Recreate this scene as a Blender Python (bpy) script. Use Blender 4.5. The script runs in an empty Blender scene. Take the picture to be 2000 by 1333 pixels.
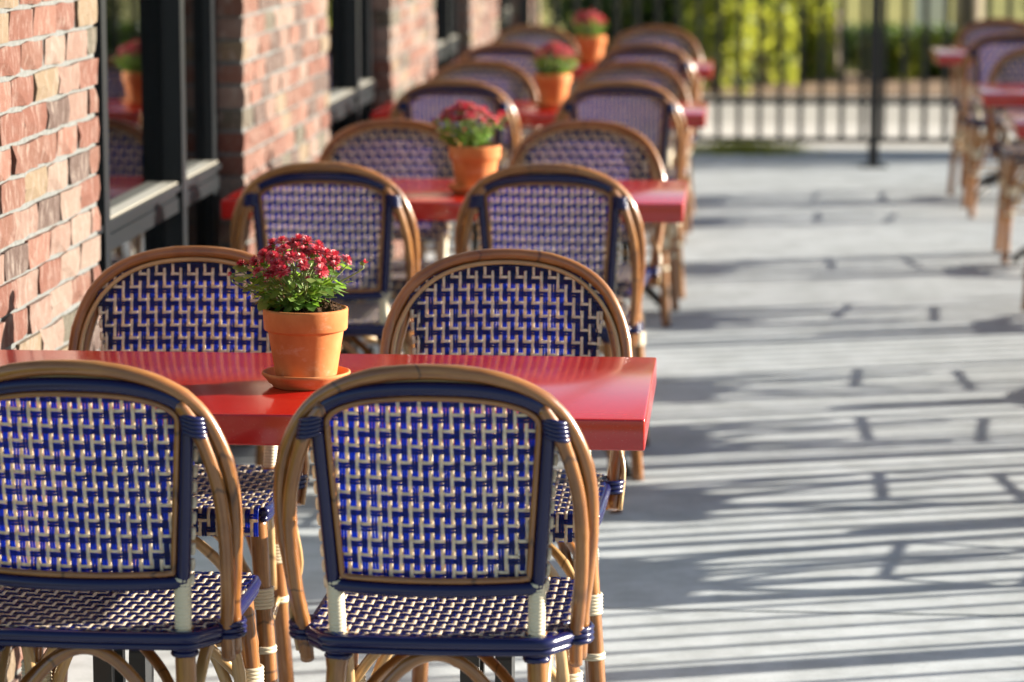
import bpy, bmesh, math, random
import numpy as np
from mathutils import Vector, Matrix, noise as mnoise
random.seed(7); np.random.seed(7)
scene = bpy.context.scene
C = scene.collection
R = math.radians

# ------------------------------------------------------------------ camera, sky, sun, exposure
CAM_H = 1.56
cam_d = bpy.data.cameras.new('camera'); cam = bpy.data.objects.new('camera', cam_d); C.objects.link(cam)
cam.location = (0, 0, CAM_H)
cam.rotation_euler = (R(90 - 8.602), 0, R(4.36))
cam_d.sensor_width = 36.0; cam_d.lens = 106.0
cam_d.clip_start = 0.1; cam_d.clip_end = 3000
cam_d.dof.use_dof = True; cam_d.dof.focus_distance = 5.02; cam_d.dof.aperture_fstop = 4.0
scene.camera = cam

SUN_EL, SUN_AZ = R(15.0), R(18.3)            # azimuth measured from +X towards +Y
world = bpy.data.worlds.new('World'); scene.world = world; world.use_nodes = True
wn = world.node_tree.nodes; wl = world.node_tree.links
sky = wn.new('ShaderNodeTexSky'); sky.sky_type = 'NISHITA'; sky.sun_disc = False
sky.sun_elevation = SUN_EL; sky.sun_rotation = R(90) - SUN_AZ
sky.air_density = 1.0; sky.dust_density = 1.0; sky.ozone_density = 1.5
bgn = wn['Background']; bgn.inputs['Strength'].default_value = 0.052
wl.new(sky.outputs[0], bgn.inputs['Color'])
sun_d = bpy.data.lights.new('sun', 'SUN'); sun_d.energy = 5.0; sun_d.angle = R(0.53); sun_d.color = (1.0, 0.915, 0.79)
sun = bpy.data.objects.new('sun', sun_d); C.objects.link(sun)
sdir = Vector((math.cos(SUN_EL)*math.cos(SUN_AZ), math.cos(SUN_EL)*math.sin(SUN_AZ), math.sin(SUN_EL)))
sun.rotation_euler = sdir.to_track_quat('Z', 'Y').to_euler()
sun.location = (12, 6, 8)
scene.render.engine = 'CYCLES'
vs = scene.view_settings
vs.view_transform = 'Standard'; vs.look = 'None'; vs.exposure = 1.9; vs.gamma = 1.0; vs.use_curve_mapping = False
scene.cycles.max_bounces = 8

# ------------------------------------------------------------------ materials
def mat(name, base=(.5,.5,.5), rough=.5, spec=.5, metal=0., coat=0., coat_rough=.1):
    m = bpy.data.materials.new(name); m.use_nodes = True
    b = m.node_tree.nodes['Principled BSDF']
    b.inputs['Base Color'].default_value = (*base, 1); b.inputs['Roughness'].default_value = rough
    b.inputs['Specular IOR Level'].default_value = spec; b.inputs['Metallic'].default_value = metal
    b.inputs['Coat Weight'].default_value = coat; b.inputs['Coat Roughness'].default_value = coat_rough
    return m, m.node_tree.nodes, m.node_tree.links, b
def ramp(n, stops):
    r = n.new('ShaderNodeValToRGB'); e = r.color_ramp.elements
    e[0].position, e[0].color = stops[0][0], (*stops[0][1], 1)
    e[1].position, e[1].color = stops[-1][0], (*stops[-1][1], 1)
    for p, c in stops[1:-1]:
        x = e.new(p); x.color = (*c, 1)
    return r
def noise(n, l, vec, scale, detail=4, rough=.55):
    t = n.new('ShaderNodeTexNoise'); t.inputs['Scale'].default_value = scale
    t.inputs['Detail'].default_value = detail; t.inputs['Roughness'].default_value = rough
    if vec is not None: l.new(vec, t.inputs['Vector'])
    return t
def mapping(n, l, vec, scale=(1,1,1), loc=(0,0,0)):
    m = n.new('ShaderNodeMapping'); m.inputs['Scale'].default_value = scale; m.inputs['Location'].default_value = loc
    l.new(vec, m.inputs['Vector']); return m.outputs[0]
def mix(n, l, fac, a, b, mode='MIX'):
    x = n.new('ShaderNodeMix'); x.data_type = 'RGBA'; x.blend_type = mode
    for s, v in ((0, fac), (6, a), (7, b)):
        if hasattr(v, 'links'): l.new(v, x.inputs[s])
        elif s == 0: x.inputs[0].default_value = v
        else: x.inputs[s].default_value = (*v, 1)
    return x.outputs[2]
def bump(n, l, h, b, strength=.3, dist=.002):
    x = n.new('ShaderNodeBump'); x.inputs['Strength'].default_value = strength; x.inputs['Distance'].default_value = dist
    l.new(h, x.inputs['Height']); l.new(x.outputs[0], b.inputs['Normal'])

def bamboo(name, c0, c1, c2, knots=True):
    m, n, l, b = mat(name, rough=.30, spec=.5, coat=.7, coat_rough=.12)
    uv = n.new('ShaderNodeUVMap'); uv.uv_map = 'uv'
    oi = n.new('ShaderNodeObjectInfo')
    v = n.new('ShaderNodeVectorMath'); v.operation = 'ADD'
    l.new(uv.outputs[0], v.inputs[0]); l.new(oi.outputs['Random'], v.inputs[1])
    st = noise(n, l, mapping(n, l, v.outputs[0], (7, 26, 1)), 1.0, 5, .6)
    bl = noise(n, l, mapping(n, l, v.outputs[0], (13, 2, 1)), 1.0, 3, .6)
    mx = n.new('ShaderNodeMath'); mx.operation = 'ADD'; l.new(st.outputs[0], mx.inputs[0]); l.new(bl.outputs[0], mx.inputs[1])
    hf = n.new('ShaderNodeMath'); hf.operation = 'MULTIPLY'; hf.inputs[1].default_value = .5; l.new(mx.outputs[0], hf.inputs[0])
    r = ramp(n, [(.33, c0), (.5, c1), (.68, c2)]); l.new(hf.outputs[0], r.inputs[0])
    col = r.outputs[0]
    if knots:                               # dark growth rings of the cane at irregular spacing
        w = noise(n, l, mapping(n, l, v.outputs[0], (6.5, 0.2, 1)), 1.0, 0)
        kr = ramp(n, [(.0, (0,0,0)), (.60, (0,0,0)), (.615, (1,1,1)), (.63, (0,0,0)), (1., (0,0,0))]); l.new(w.outputs[0], kr.inputs[0])
        col = mix(n, l, kr.outputs[0], col, tuple(x*.55 for x in c0))
    l.new(col, b.inputs['Base Color']); bump(n, l, st.outputs[0], b, .25, .001)
    return m
M_CANE = bamboo('brown_cane', (.12,.040,.009), (.255,.097,.021), (.39,.178,.047))
M_LIGHT = bamboo('pale_cane', (.30,.17,.065), (.42,.265,.11), (.52,.35,.165))

def strand(name, c_ref, c_trans, tf, rough=.24):
    m, n, l, b = mat(name, c_ref, rough, .38)
    g = n.new('ShaderNodeNewGeometry')
    nz = noise(n, l, mapping(n, l, g.outputs['Position'], (90, 90, 90)), 1.0, 2)
    r = ramp(n, [(.3, tuple(x*.72 for x in c_ref)), (.7, tuple(min(1, x*1.22) for x in c_ref))]); l.new(nz.outputs[0], r.inputs[0])
    l.new(r.outputs[0], b.inputs['Base Color'])
    tr = n.new('ShaderNodeBsdfTranslucent'); tr.inputs['Color'].default_value = (*c_trans, 1)
    ms = n.new('ShaderNodeMixShader'); ms.inputs[0].default_value = tf
    l.new(b.outputs[0], ms.inputs[1]); l.new(tr.outputs[0], ms.inputs[2])
    l.new(ms.outputs[0], n['Material Output'].inputs['Surface'])
    return m
M_BLUE = strand('blue_plastic_strand', (.0045,.0095,.046), (.008,.20,1.0), .38, .30)
M_CREAM = strand('cream_plastic_strand', (.74,.66,.51), (1.0,.74,.40), .26)
M_BLUEW, *_ = mat('blue_wrapping', (.006,.008,.055), .25)
M_CREAMW, *_ = mat('cream_wrapping', (.60,.53,.38), .4)

m, n, l, b = mat('red_table_paint', (.45,.012,.010), .2, .5, coat=.6, coat_rough=.12); b.inputs['Coat IOR'].default_value = 1.5; M_RED = m
tc = n.new('ShaderNodeTexCoord')
nz = noise(n, l, tc.outputs['Object'], 420, 2); sm = noise(n, l, tc.outputs['Object'], 7, 4)
r = ramp(n, [(.3, (.15,)*3), (.75, (.22,)*3)]); l.new(sm.outputs[0], r.inputs[0]); l.new(r.outputs[0], b.inputs['Roughness'])
bump(n, l, nz.outputs[0], b, .03, .0003)
cr = ramp(n, [(.25, (.40,.007,.005)), (.8, (.47,.011,.007))]); l.new(sm.outputs[0], cr.inputs[0])
du = noise(n, l, tc.outputs['Object'], 700, 1); dr = ramp(n, [(.735, (0,0,0)), (.76, (.5,.5,.5))]); l.new(du.outputs[0], dr.inputs[0])
l.new(mix(n, l, dr.outputs[0], cr.outputs[0], (.62,.50,.46)), b.inputs['Base Color'])

m, n, l, b = mat('terracotta', (.5,.2,.08), .82, .25); M_TERRA = m
tc = n.new('ShaderNodeTexCoord'); a1 = noise(n, l, tc.outputs['Object'], 14, 5); a2 = noise(n, l, tc.outputs['Object'], 160, 3)
r = ramp(n, [(.28, (.40,.118,.032)), (.5, (.50,.172,.052)), (.75, (.57,.245,.095))]); l.new(a1.outputs[0], r.inputs[0])
a3 = noise(n, l, mapping(n, l, tc.outputs['Object'], (22, 22, 34)), 1.0, 7, .72); sr = ramp(n, [(.56, (0,0,0)), (.74, (.55,.55,.55))]); l.new(a3.outputs[0], sr.inputs[0])
l.new(mix(n, l, sr.outputs[0], r.outputs[0], (.60,.40,.27)), b.inputs['Base Color']); bump(n, l, a2.outputs[0], b, .25, .0006)
m, n, l, b = mat('potting_soil', (.03,.016,.008), .95, .1); M_SOIL = m
tc = n.new('ShaderNodeTexCoord'); a1 = noise(n, l, tc.outputs['Object'], 190, 3)
r = ramp(n, [(.3, (.012,.006,.003)), (.55, (.05,.026,.013)), (.75, (.12,.07,.04))]); l.new(a1.outputs[0], r.inputs[0]); l.new(r.outputs[0], b.inputs['Base Color'])

def leafmat(name, stops, trans, tf=.35, rough=.5):
    m, n, l, b = mat(name, stops[0][1], rough, .4)
    oi = n.new('ShaderNodeObjectInfo'); g = n.new('ShaderNodeNewGeometry')
    ad = n.new('ShaderNodeMath'); ad.operation = 'ADD'; l.new(oi.outputs['Random'], ad.inputs[0]); l.new(g.outputs['Random Per Island'], ad.inputs[1])
    fr = n.new('ShaderNodeMath'); fr.operation = 'FRACT'; l.new(ad.outputs[0], fr.inputs[0])
    r = ramp(n, stops); l.new(fr.outputs[0], r.inputs[0]); l.new(r.outputs[0], b.inputs['Base Color'])
    tr = n.new('ShaderNodeBsdfTranslucent'); tr.inputs['Color'].default_value = (*trans, 1)
    ms = n.new('ShaderNodeMixShader'); ms.inputs[0].default_value = tf
    l.new(b.outputs[0], ms.inputs[1]); l.new(tr.outputs[0], ms.inputs[2]); l.new(ms.outputs[0], n['Material Output'].inputs['Surface'])
    return m
M_LEAF = leafmat('mum_leaf', [(0, (.05,.12,.025)), (.5, (.11,.20,.04)), (1, (.20,.29,.08))], (.30,.55,.05))
M_STEM = leafmat('mum_stem', [(0, (.20,.27,.09)), (1, (.32,.38,.16))], (.3,.4,.1), .2)
M_PETAL = leafmat('crimson_petal', [(0, (.32,.014,.028)), (.45, (.46,.036,.056)), (.75, (.56,.13,.14)), (1, (.68,.38,.36))], (.6,.03,.06), .25)
M_BUD = leafmat('flower_calyx', [(0, (.10,.17,.05)), (1, (.22,.28,.10))], (.3,.4,.1), .2)
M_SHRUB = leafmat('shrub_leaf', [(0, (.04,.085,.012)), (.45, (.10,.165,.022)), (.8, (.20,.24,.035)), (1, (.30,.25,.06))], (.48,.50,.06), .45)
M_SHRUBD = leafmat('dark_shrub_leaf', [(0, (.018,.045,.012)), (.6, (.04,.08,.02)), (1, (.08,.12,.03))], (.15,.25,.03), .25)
M_HEDGERED = leafmat('russet_leaf', [(0, (.20,.07,.03)), (1, (.32,.17,.06))], (.5,.25,.08), .3)

# bricks: one material; each brick object draws its own fired colour
def brickmat(name, island):
    m, n, l, b = mat(name, (.4,.15,.08), .86, .25)
    oi = n.new('ShaderNodeObjectInfo'); g = n.new('ShaderNodeNewGeometry'); tc = n.new('ShaderNodeTexCoord')
    rnd = g.outputs['Random Per Island'] if island else oi.outputs['Random']
    r = ramp(n, [(.0, (.128,.052,.036)), (.18, (.165,.080,.058)), (.33, (.168,.106,.084)), (.46, (.130,.060,.042)), (.57, (.185,.130,.104)), (.70, (.160,.118,.076)), (.80, (.082,.073,.054)), (.89, (.072,.046,.038))])
    r.color_ramp.interpolation = 'CONSTANT'; l.new(rnd, r.inputs[0])
    vo = n.new('ShaderNodeVectorMath'); vo.operation = 'ADD'; l.new(g.outputs['Position'], vo.inputs[0]); l.new(rnd, vo.inputs[1])
    n1 = noise(n, l, mapping(n, l, vo.outputs[0], (40, 55, 20)), 1.0, 6, .72)
    n2 = noise(n, l, mapping(n, l, vo.outputs[0], (150, 150, 80)), 1.0, 5, .7)
    wr = ramp(n, [(.50, (0,0,0)), (.66, (1,1,1))]); l.new(n1.outputs[0], wr.inputs[0])
    wm = n.new('ShaderNodeMath'); wm.operation = 'MULTIPLY'; wm.inputs[1].default_value = .62; l.new(wr.outputs[0], wm.inputs[0])
    c = mix(n, l, wm.outputs[0], r.outputs[0], (.27,.228,.197))
    dr = ramp(n, [(.30, (1,1,1)), (.42, (0,0,0))]); l.new(n2.outputs[0], dr.inputs[0])
    dm = n.new('ShaderNodeMath'); dm.operation = 'MULTIPLY'; dm.inputs[1].default_value = .5; l.new(dr.outputs[0], dm.inputs[0])
    c = mix(n, l, dm.outputs[0], c, (.10,.052,.037))
    l.new(c, b.inputs['Base Color']); bump(n, l, n2.outputs[0], b, .9, .006)
    return m
M_BRICK = brickmat('fired_brick', False); M_BRICKI = brickmat('fired_brick_far', True)
m, n, l, b = mat('mortar', (.36,.35,.32), .95, .1); M_MORTAR = m
g = n.new('ShaderNodeNewGeometry'); a1 = noise(n, l, g.outputs['Position'], 90, 4)
r = ramp(n, [(.3, (.10,.105,.103)), (.7, (.17,.175,.17))]); l.new(a1.outputs[0], r.inputs[0]); l.new(r.outputs[0], b.inputs['Base Color']); bump(n, l, a1.outputs[0], b, .6, .004)

m, n, l, b = mat('terrace_concrete', (.43,.43,.41), .8, .3); M_CONC = m
g = n.new('ShaderNodeNewGeometry'); oi = n.new('ShaderNodeObjectInfo')
a1 = noise(n, l, g.outputs['Position'], 1.6, 6, .6); a2 = noise(n, l, mapping(n, l, g.outputs['Position'], (6, 160, 1)), 1.0, 3); a3 = noise(n, l, g.outputs['Position'], 120, 2)
r = ramp(n, [(.3, (.40,.435,.45)), (.7, (.52,.56,.575))]); l.new(a1.outputs[0], r.inputs[0])
c = mix(n, l, .35, r.outputs[0], ramp(n, [(.2, (.345,.37,.38)), (.8, (.58,.62,.635))]).outputs[0])
rr = [x for x in n if x.type == 'VALTORGB'][-1]; l.new(a2.outputs[0], rr.inputs[0])
tone = ramp(n, [(0, (.93,)*3), (1, (1.0,)*3)]); l.new(oi.outputs['Random'], tone.inputs[0])
c = mix(n, l, 1.0, c, tone.outputs[0], 'MULTIPLY')
a4 = noise(n, l, g.outputs['Position'], 5.5, 7, .7); st = ramp(n, [(.42, (1,1,1)), (.60, (.80,.80,.79))]); l.new(a4.outputs[0], st.inputs[0])
c = mix(n, l, 1.0, c, st.outputs[0], 'MULTIPLY')
a5 = noise(n, l, g.outputs['Position'], 240, 2); sp = ramp(n, [(.30, (.62,.61,.59)), (.38, (1,1,1))]); l.new(a5.outputs[0], sp.inputs[0])
c = mix(n, l, 1.0, c, sp.outputs[0], 'MULTIPLY'); l.new(c, b.inputs['Base Color'])
bump(n, l, a2.outputs[0], b, .35, .002)

M_BLACK, n, l, b = mat('black_powder_coat', (.012,.014,.016), .38, .5)
M_IRON, n, l, b = mat('black_cast_iron', (.014,.016,.018), .45, .5)
M_FRAME, n, l, b = mat('dark_slate_window_frame', (.005,.007,.009), .42, .25)
M_SILL, n, l, b = mat('pale_sill_stone', (.22,.205,.17), .7, .3)
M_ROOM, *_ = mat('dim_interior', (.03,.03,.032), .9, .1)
m = bpy.data.materials.new('window_glass'); m.use_nodes = True; n = m.node_tree.nodes; l = m.node_tree.links; M_GLASS = m
n.remove(n['Principled BSDF']); gl = n.new('ShaderNodeBsdfGlossy'); gl.inputs['Roughness'].default_value = .012; gl.inputs['Color'].default_value = (.92,.96,1,1)
tp = n.new('ShaderNodeBsdfTransparent'); tp.inputs['Color'].default_value = (.42,.46,.48,1)
fr = n.new('ShaderNodeFresnel'); fr.inputs['IOR'].default_value = 1.75; ms = n.new('ShaderNodeMixShader')
l.new(fr.outputs[0], ms.inputs[0]); l.new(tp.outputs[0], ms.inputs[1]); l.new(gl.outputs[0], ms.inputs[2]); l.new(ms.outputs[0], n['Material Output'].inputs['Surface'])
def ground_mat(name, c0, c1, sc, rough=.9):
    m, n, l, b = mat(name, c0, rough, .2); g = n.new('ShaderNodeNewGeometry'); a = noise(n, l, g.outputs['Position'], sc, 5)
    r = ramp(n, [(.3, c0), (.7, c1)]); l.new(a.outputs[0], r.inputs[0]); l.new(r.outputs[0], b.inputs['Base Color']); return m
M_LAWN = ground_mat('lawn', (.17,.17,.035), (.30,.27,.075), .35)
M_ROAD = ground_mat('pale_asphalt', (.34,.32,.28), (.42,.40,.35), 3)
M_WALK = ground_mat('pavement_concrete', (.46,.44,.40), (.56,.54,.49), 2)
M_MULCH = ground_mat('bark_mulch', (.16,.10,.06), (.30,.21,.14), 9)
M_BARK = ground_mat('pale_bark', (.20,.16,.12), (.36,.31,.25), 12)
M_WHITE, *_ = mat('white_paint', (.72,.72,.70), .5)

# ------------------------------------------------------------------ mesh helpers
def link(name, me, m=None, parent=None, kind=None):
    o = bpy.data.objects.new(name, me); C.objects.link(o)
    if m is not None and me is not None and not me.materials:
        for x in (m if isinstance(m, (list, tuple)) else [m]): me.materials.append(x)
    if parent is not None: o.parent = parent
    if kind: o['kind'] = kind
    return o
def mesh(name, v, f, smooth=True, mi=None, uv=None):
    me = bpy.data.meshes.new(name); me.from_pydata([tuple(x) for x in v], [], [tuple(x) for x in f]); me.update()
    if smooth: me.polygons.foreach_set('use_smooth', [True]*len(me.polygons))
    if mi is not None: me.polygons.foreach_set('material_index', mi)
    if uv is not None:
        lay = me.uv_layers.new(name='uv'); idx = np.empty(len(me.loops), dtype=np.int32); me.loops.foreach_get('vertex_index', idx)
        lay.data.foreach_set('uv', np.asarray(uv, dtype=np.float32)[idx].ravel())
    return me
class MB:
    def __init__(s): s.v = []; s.f = []; s.uv = []; s.mi = []; s.n = 0
    def add(s, v, f, uv=None, mi=0):
        v = np.asarray(v, dtype=float).reshape(-1, 3)
        s.v.append(v); s.uv.append(np.zeros((len(v), 2)) if uv is None else np.asarray(uv))
        s.f += [tuple(i + s.n for i in q) for q in f]; s.mi += [mi]*len(f); s.n += len(v); return s
    def box(s, x0, x1, y0, y1, z0, z1, mi=0):
        v = [(x, y, z) for x in (x0, x1) for y in (y0, y1) for z in (z0, z1)]
        return s.add(v, [(0,1,3,2), (4,6,7,5), (0,4,5,1), (2,3,7,6), (0,2,6,4), (1,5,7,3)], mi=mi)
    def tube(s, pts, rad, sides=10, closed=False, mi=0, flat=None, up=None, caps=True):
        P = np.asarray(pts, dtype=float); n = len(P); rad = np.broadcast_to(np.asarray(rad, dtype=float), (n,))
        T = np.gradient(P, axis=0) if not closed else (np.roll(P, -1, 0) - np.roll(P, 1, 0))
        T /= np.linalg.norm(T, axis=1)[:, None] + 1e-12
        if up is None:
            a = np.array([0, 0, 1.]) if abs(T[0][2]) < .9 else np.array([1., 0, 0])
            N = np.zeros_like(P); N[0] = np.cross(T[0], a); N[0] /= np.linalg.norm(N[0])
            for i in range(1, n):
                q = N[i-1] - T[i]*np.dot(N[i-1], T[i]); N[i] = q/(np.linalg.norm(q) + 1e-12)
        else:
            U = np.broadcast_to(np.asarray(up, dtype=float), P.shape); N = np.cross(T, U); N /= np.linalg.norm(N, axis=1)[:, None] + 1e-12
        B = np.cross(T, N)
        th = np.linspace(0, 2*math.pi, sides, endpoint=False)
        ca, sa = np.cos(th), np.sin(th)
        fl = 1.0 if flat is None else flat
        V = P[:, None, :] + rad[:, None, None]*(ca[None, :, None]*N[:, None, :] + fl*sa[None, :, None]*B[:, None, :])
        d = np.concatenate([[0], np.cumsum(np.linalg.norm(np.diff(P, axis=0), axis=1))])
        UV = np.stack([np.repeat(d, sides), np.tile(np.abs(np.linspace(-1, 1, sides, endpoint=False)), n)], 1)
        F = []
        for i in range(n if closed else n-1):
            j = (i+1) % n
            for k in range(sides):
                k2 = (k+1) % sides
                F.append((i*sides+k, i*sides+k2, j*sides+k2, j*sides+k))
        if not closed and caps:
            F.append(tuple(range(sides))[::-1]); F.append(tuple((n-1)*sides+k for k in range(sides)))
        return s.add(V.reshape(-1, 3), F, UV, mi)
    def lathe(s, prof, seg=48, c=(0,0,0), mi=0):
        n = len(prof); v = []; f = []
        for r, z in prof:
            for k in range(seg):
                a = 2*math.pi*k/seg; v.append((c[0]+r*math.cos(a), c[1]+r*math.sin(a), c[2]+z))
        for i in range(n-1):
            for k in range(seg):
                k2 = (k+1) % seg; f.append((i*seg+k, i*seg+k2, (i+1)*seg+k2, (i+1)*seg+k))
        return s.add(v, f, mi=mi)
    def me(s, name, smooth=True):
        return mesh(name, np.concatenate(s.v), s.f, smooth, s.mi, np.concatenate(s.uv))
    def build(s, name, m, parent=None, smooth=True, kind=None):
        return link(name, s.me(name, smooth), m, parent, kind)
def spline(ctrl, n):
    P = np.asarray(ctrl, dtype=float); k = len(P)
    E = np.concatenate([[2*P[0]-P[1]], P, [2*P[-1]-P[-2]]])
    out = []
    for t in np.linspace(0, k-1, n):
        i = min(int(t), k-2); u = t - i; a, b, c, d = E[i:i+4]
        out.append(.5*((2*b) + (-a+c)*u + (2*a-5*b+4*c-d)*u*u + (-a+3*b-3*c+d)*u**3))
    return np.array(out)
def cane_r(r, n, length, seed, step=.13):
    """radius of a cane along its length with slightly swollen growth nodes"""
    rs = random.Random(seed); d = np.linspace(0, length, n); out = np.full(n, r)
    x = rs.uniform(.03, step)
    while x < length:
        out += r*.13*np.exp(-((d-x)/.006)**2); x += step*rs.uniform(.75, 1.3)
    return out
def plen(P): return float(np.linalg.norm(np.diff(P, axis=0), axis=1).sum())
def bevel_box(name, sx, sy, sz, r, m, parent=None, seg=3, loc=(0,0,0)):
    bm = bmesh.new(); bmesh.ops.create_cube(bm, size=1)
    for v in bm.verts: v.co = Vector((v.co.x*sx, v.co.y*sy, v.co.z*sz)) + Vector(loc)
    bmesh.ops.bevel(bm, geom=bm.edges[:], offset=r, segments=seg, affect='EDGES', profile=.5)
    me = bpy.data.meshes.new(name); bm.to_mesh(me); bm.free()
    me.polygons.foreach_set('use_smooth', [True]*len(me.polygons))
    o = link(name, me, m, parent); 
    return o
def empty(name, loc, rz=0):
    o = bpy.data.objects.new(name, None); C.objects.link(o); o.location = loc; o.rotation_euler = (0, 0, rz); o.empty_display_size = .1; return o
def tag(o, label, cat, group=None):
    o['label'] = label; o['category'] = cat
    if group: o['group'] = group
    return o
def copy_tree(o, parent=None):
    c = o.copy(); C.objects.link(c); c.parent = parent
    for ch in o.children: copy_tree(ch, c)
    return c

# ------------------------------------------------------------------ ground
def sheet(name, x0, x1, y0, y1, z, m, thick=.0):
    b = MB()
    if thick: b.box(x0, x1, y0, y1, z-thick, z)
    else: b.add([(x0,y0,z), (x1,y0,z), (x1,y1,z), (x0,y1,z)], [(0,1,2,3)])
    o = b.build(name, m, None, False); o['kind'] = 'structure'; return o
sheet('ground', -600, 600, -300, 900, -.06, M_LAWN)
terr = sheet('terrace_base', -1.46, 3.34, -3.0, 18.2, -.014, M_MORTAR, .04)
slab_me = {}
for i, (x0, x1) in enumerate(((-1.455, 1.93), (1.936, 3.335))):
    ys = [-2.99, .32, 3.36, 6.41, 9.46, 12.51, 15.56, 18.19]
    for y0, y1 in zip(ys[:-1], ys[1:]):
        w, d = x1-x0-.004, y1-y0-.008; key = (round(w,3), round(d,3))
        if key not in slab_me:
            bm = bmesh.new(); bmesh.ops.create_cube(bm, size=1)
            for v in bm.verts: v.co = Vector((v.co.x*w, v.co.y*d, (v.co.z-.5)*.0165))
            bmesh.ops.bevel(bm, geom=[e for e in bm.edges if e.verts[0].co.z > -.001 and e.verts[1].co.z > -.001], offset=.004, segments=2, affect='EDGES')
            me = bpy.data.meshes.new('concrete_slab'); bm.to_mesh(me); bm.free(); me.materials.append(M_CONC); slab_me[key] = me
        o = link('concrete_slab', slab_me[key], None, terr); o.location = ((x0+x1)/2, (y0+y1)/2, 0)
sheet('pavement', -30, 60, 18.25, 20.1, -.012, M_WALK, .1)
sheet('road', -60, 90, 20.1, 23.2, -.045, M_ROAD)
sheet('mulch_bed', -30, 60, 23.2, 26.0, -.03, M_MULCH, .1)

# ------------------------------------------------------------------ brick building with windows
WX = -1.37
BL, BH, BJ = .182, .0535, .0098
def brick_me(name, length, depth, seed):
    rs = random.Random(seed); ny, nz = (4 if length > .15 else 3), 3
    v = []; f = []
    for i in range(ny):
        for k in range(nz):
            y = length*i/(ny-1); z = BH*k/(nz-1); e = (i in (0, ny-1)) + (k in (0, nz-1))
            x = rs.uniform(-.0034, .0034) - (.0035 if e == 2 else .0012 if e else 0)
            jy = rs.uniform(-.003, .003) if i in (0, ny-1) else rs.uniform(-.01, .01); jz = rs.uniform(-.0026, .0026)
            v.append((x, y+jy, z+jz))
    for i in range(ny-1):
        for k in range(nz-1): f.append((i*nz+k, (i+1)*nz+k, (i+1)*nz+k+1, i*nz+k+1))
    n0 = len(v)
    ring = [i*nz for i in range(ny)] + [(ny-1)*nz+k for k in range(1, nz)] + [i*nz+nz-1 for i in range(ny-2, -1, -1)] + [k for k in range(nz-2, 0, -1)]
    for q in ring: v.append((-depth, v[q][1]*1.0, v[q][2]))
    m_ = len(ring)
    for a in range(m_): f.append((ring[a], n0+a, n0+(a+1) % m_, ring[(a+1) % m_]))
    return v, [q[::-1] for q in f]
FULL = [brick_me('brick', BL, .115, s) for s in range(6)]; HALF = [brick_me('brick', .0861, .115, 20+s) for s in range(4)]
def as_me(q):
    me = mesh('brick', q[0], q[1], False); me.materials.append(M_BRICK); return me
FULL_ME = [as_me(q) for q in FULL]; HALF_ME = [as_me(q) for q in HALF]
bld = empty('brick_building', (WX, 5.0, 0))
tag(bld, 'red and buff brick restaurant wall with dark framed windows along the left', 'building')
def L(o, p=(WX, 5.0, 0)):            # parts are written in world coordinates and carried by the root at p
    o.parent = bld; o.matrix_parent_inverse = Matrix.Translation(-Vector(p)); return o
PIERS = [(4.64, (.42, 1.46)), (8.25, (.62, 1.32)), (11.75, (.70, 1.20)), (15.25, (.82, 1.10)), (18.75, (9, 9))]
PW = 9*(BL+BJ) - BJ
HB = (BL-BJ)/2
nb = 0
for pi, (y0, (za, zb)) in enumerate(PIERS):
    core = MB().box(WX-.62, WX-.0075, y0+.006, y0+PW-.006, -.02, 3.2).build('brick_pier', M_MORTAR, None, False); L(core)
    rest = MB()
    for c in range(50):
        z = .004 + c*(BH+BJ)
        odd = c % 2; y = y0; row = ['h'] + ['f']*8 + ['h'] if odd else ['f']*9
        for kind in row:
            rs = random.Random(pi*10000+c*100+int(y*50)); ln = HB if kind == 'h' else BL
            off = rs.uniform(-.0025, .003)
            if za <= z <= zb:
                me = rs.choice(HALF_ME if kind == 'h' else FULL_ME); o = link('brick', me, None, core); o.location = (WX+off, y, z); nb += 1
            else:
                q = rs.choice(HALF if kind == 'h' else FULL); rest.add(np.array(q[0]) + np.array((WX+off, y, z)), q[1])
            y += ln + BJ
    L(rest.build('brickwork', M_BRICKI, None, False, 'stuff'))
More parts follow.
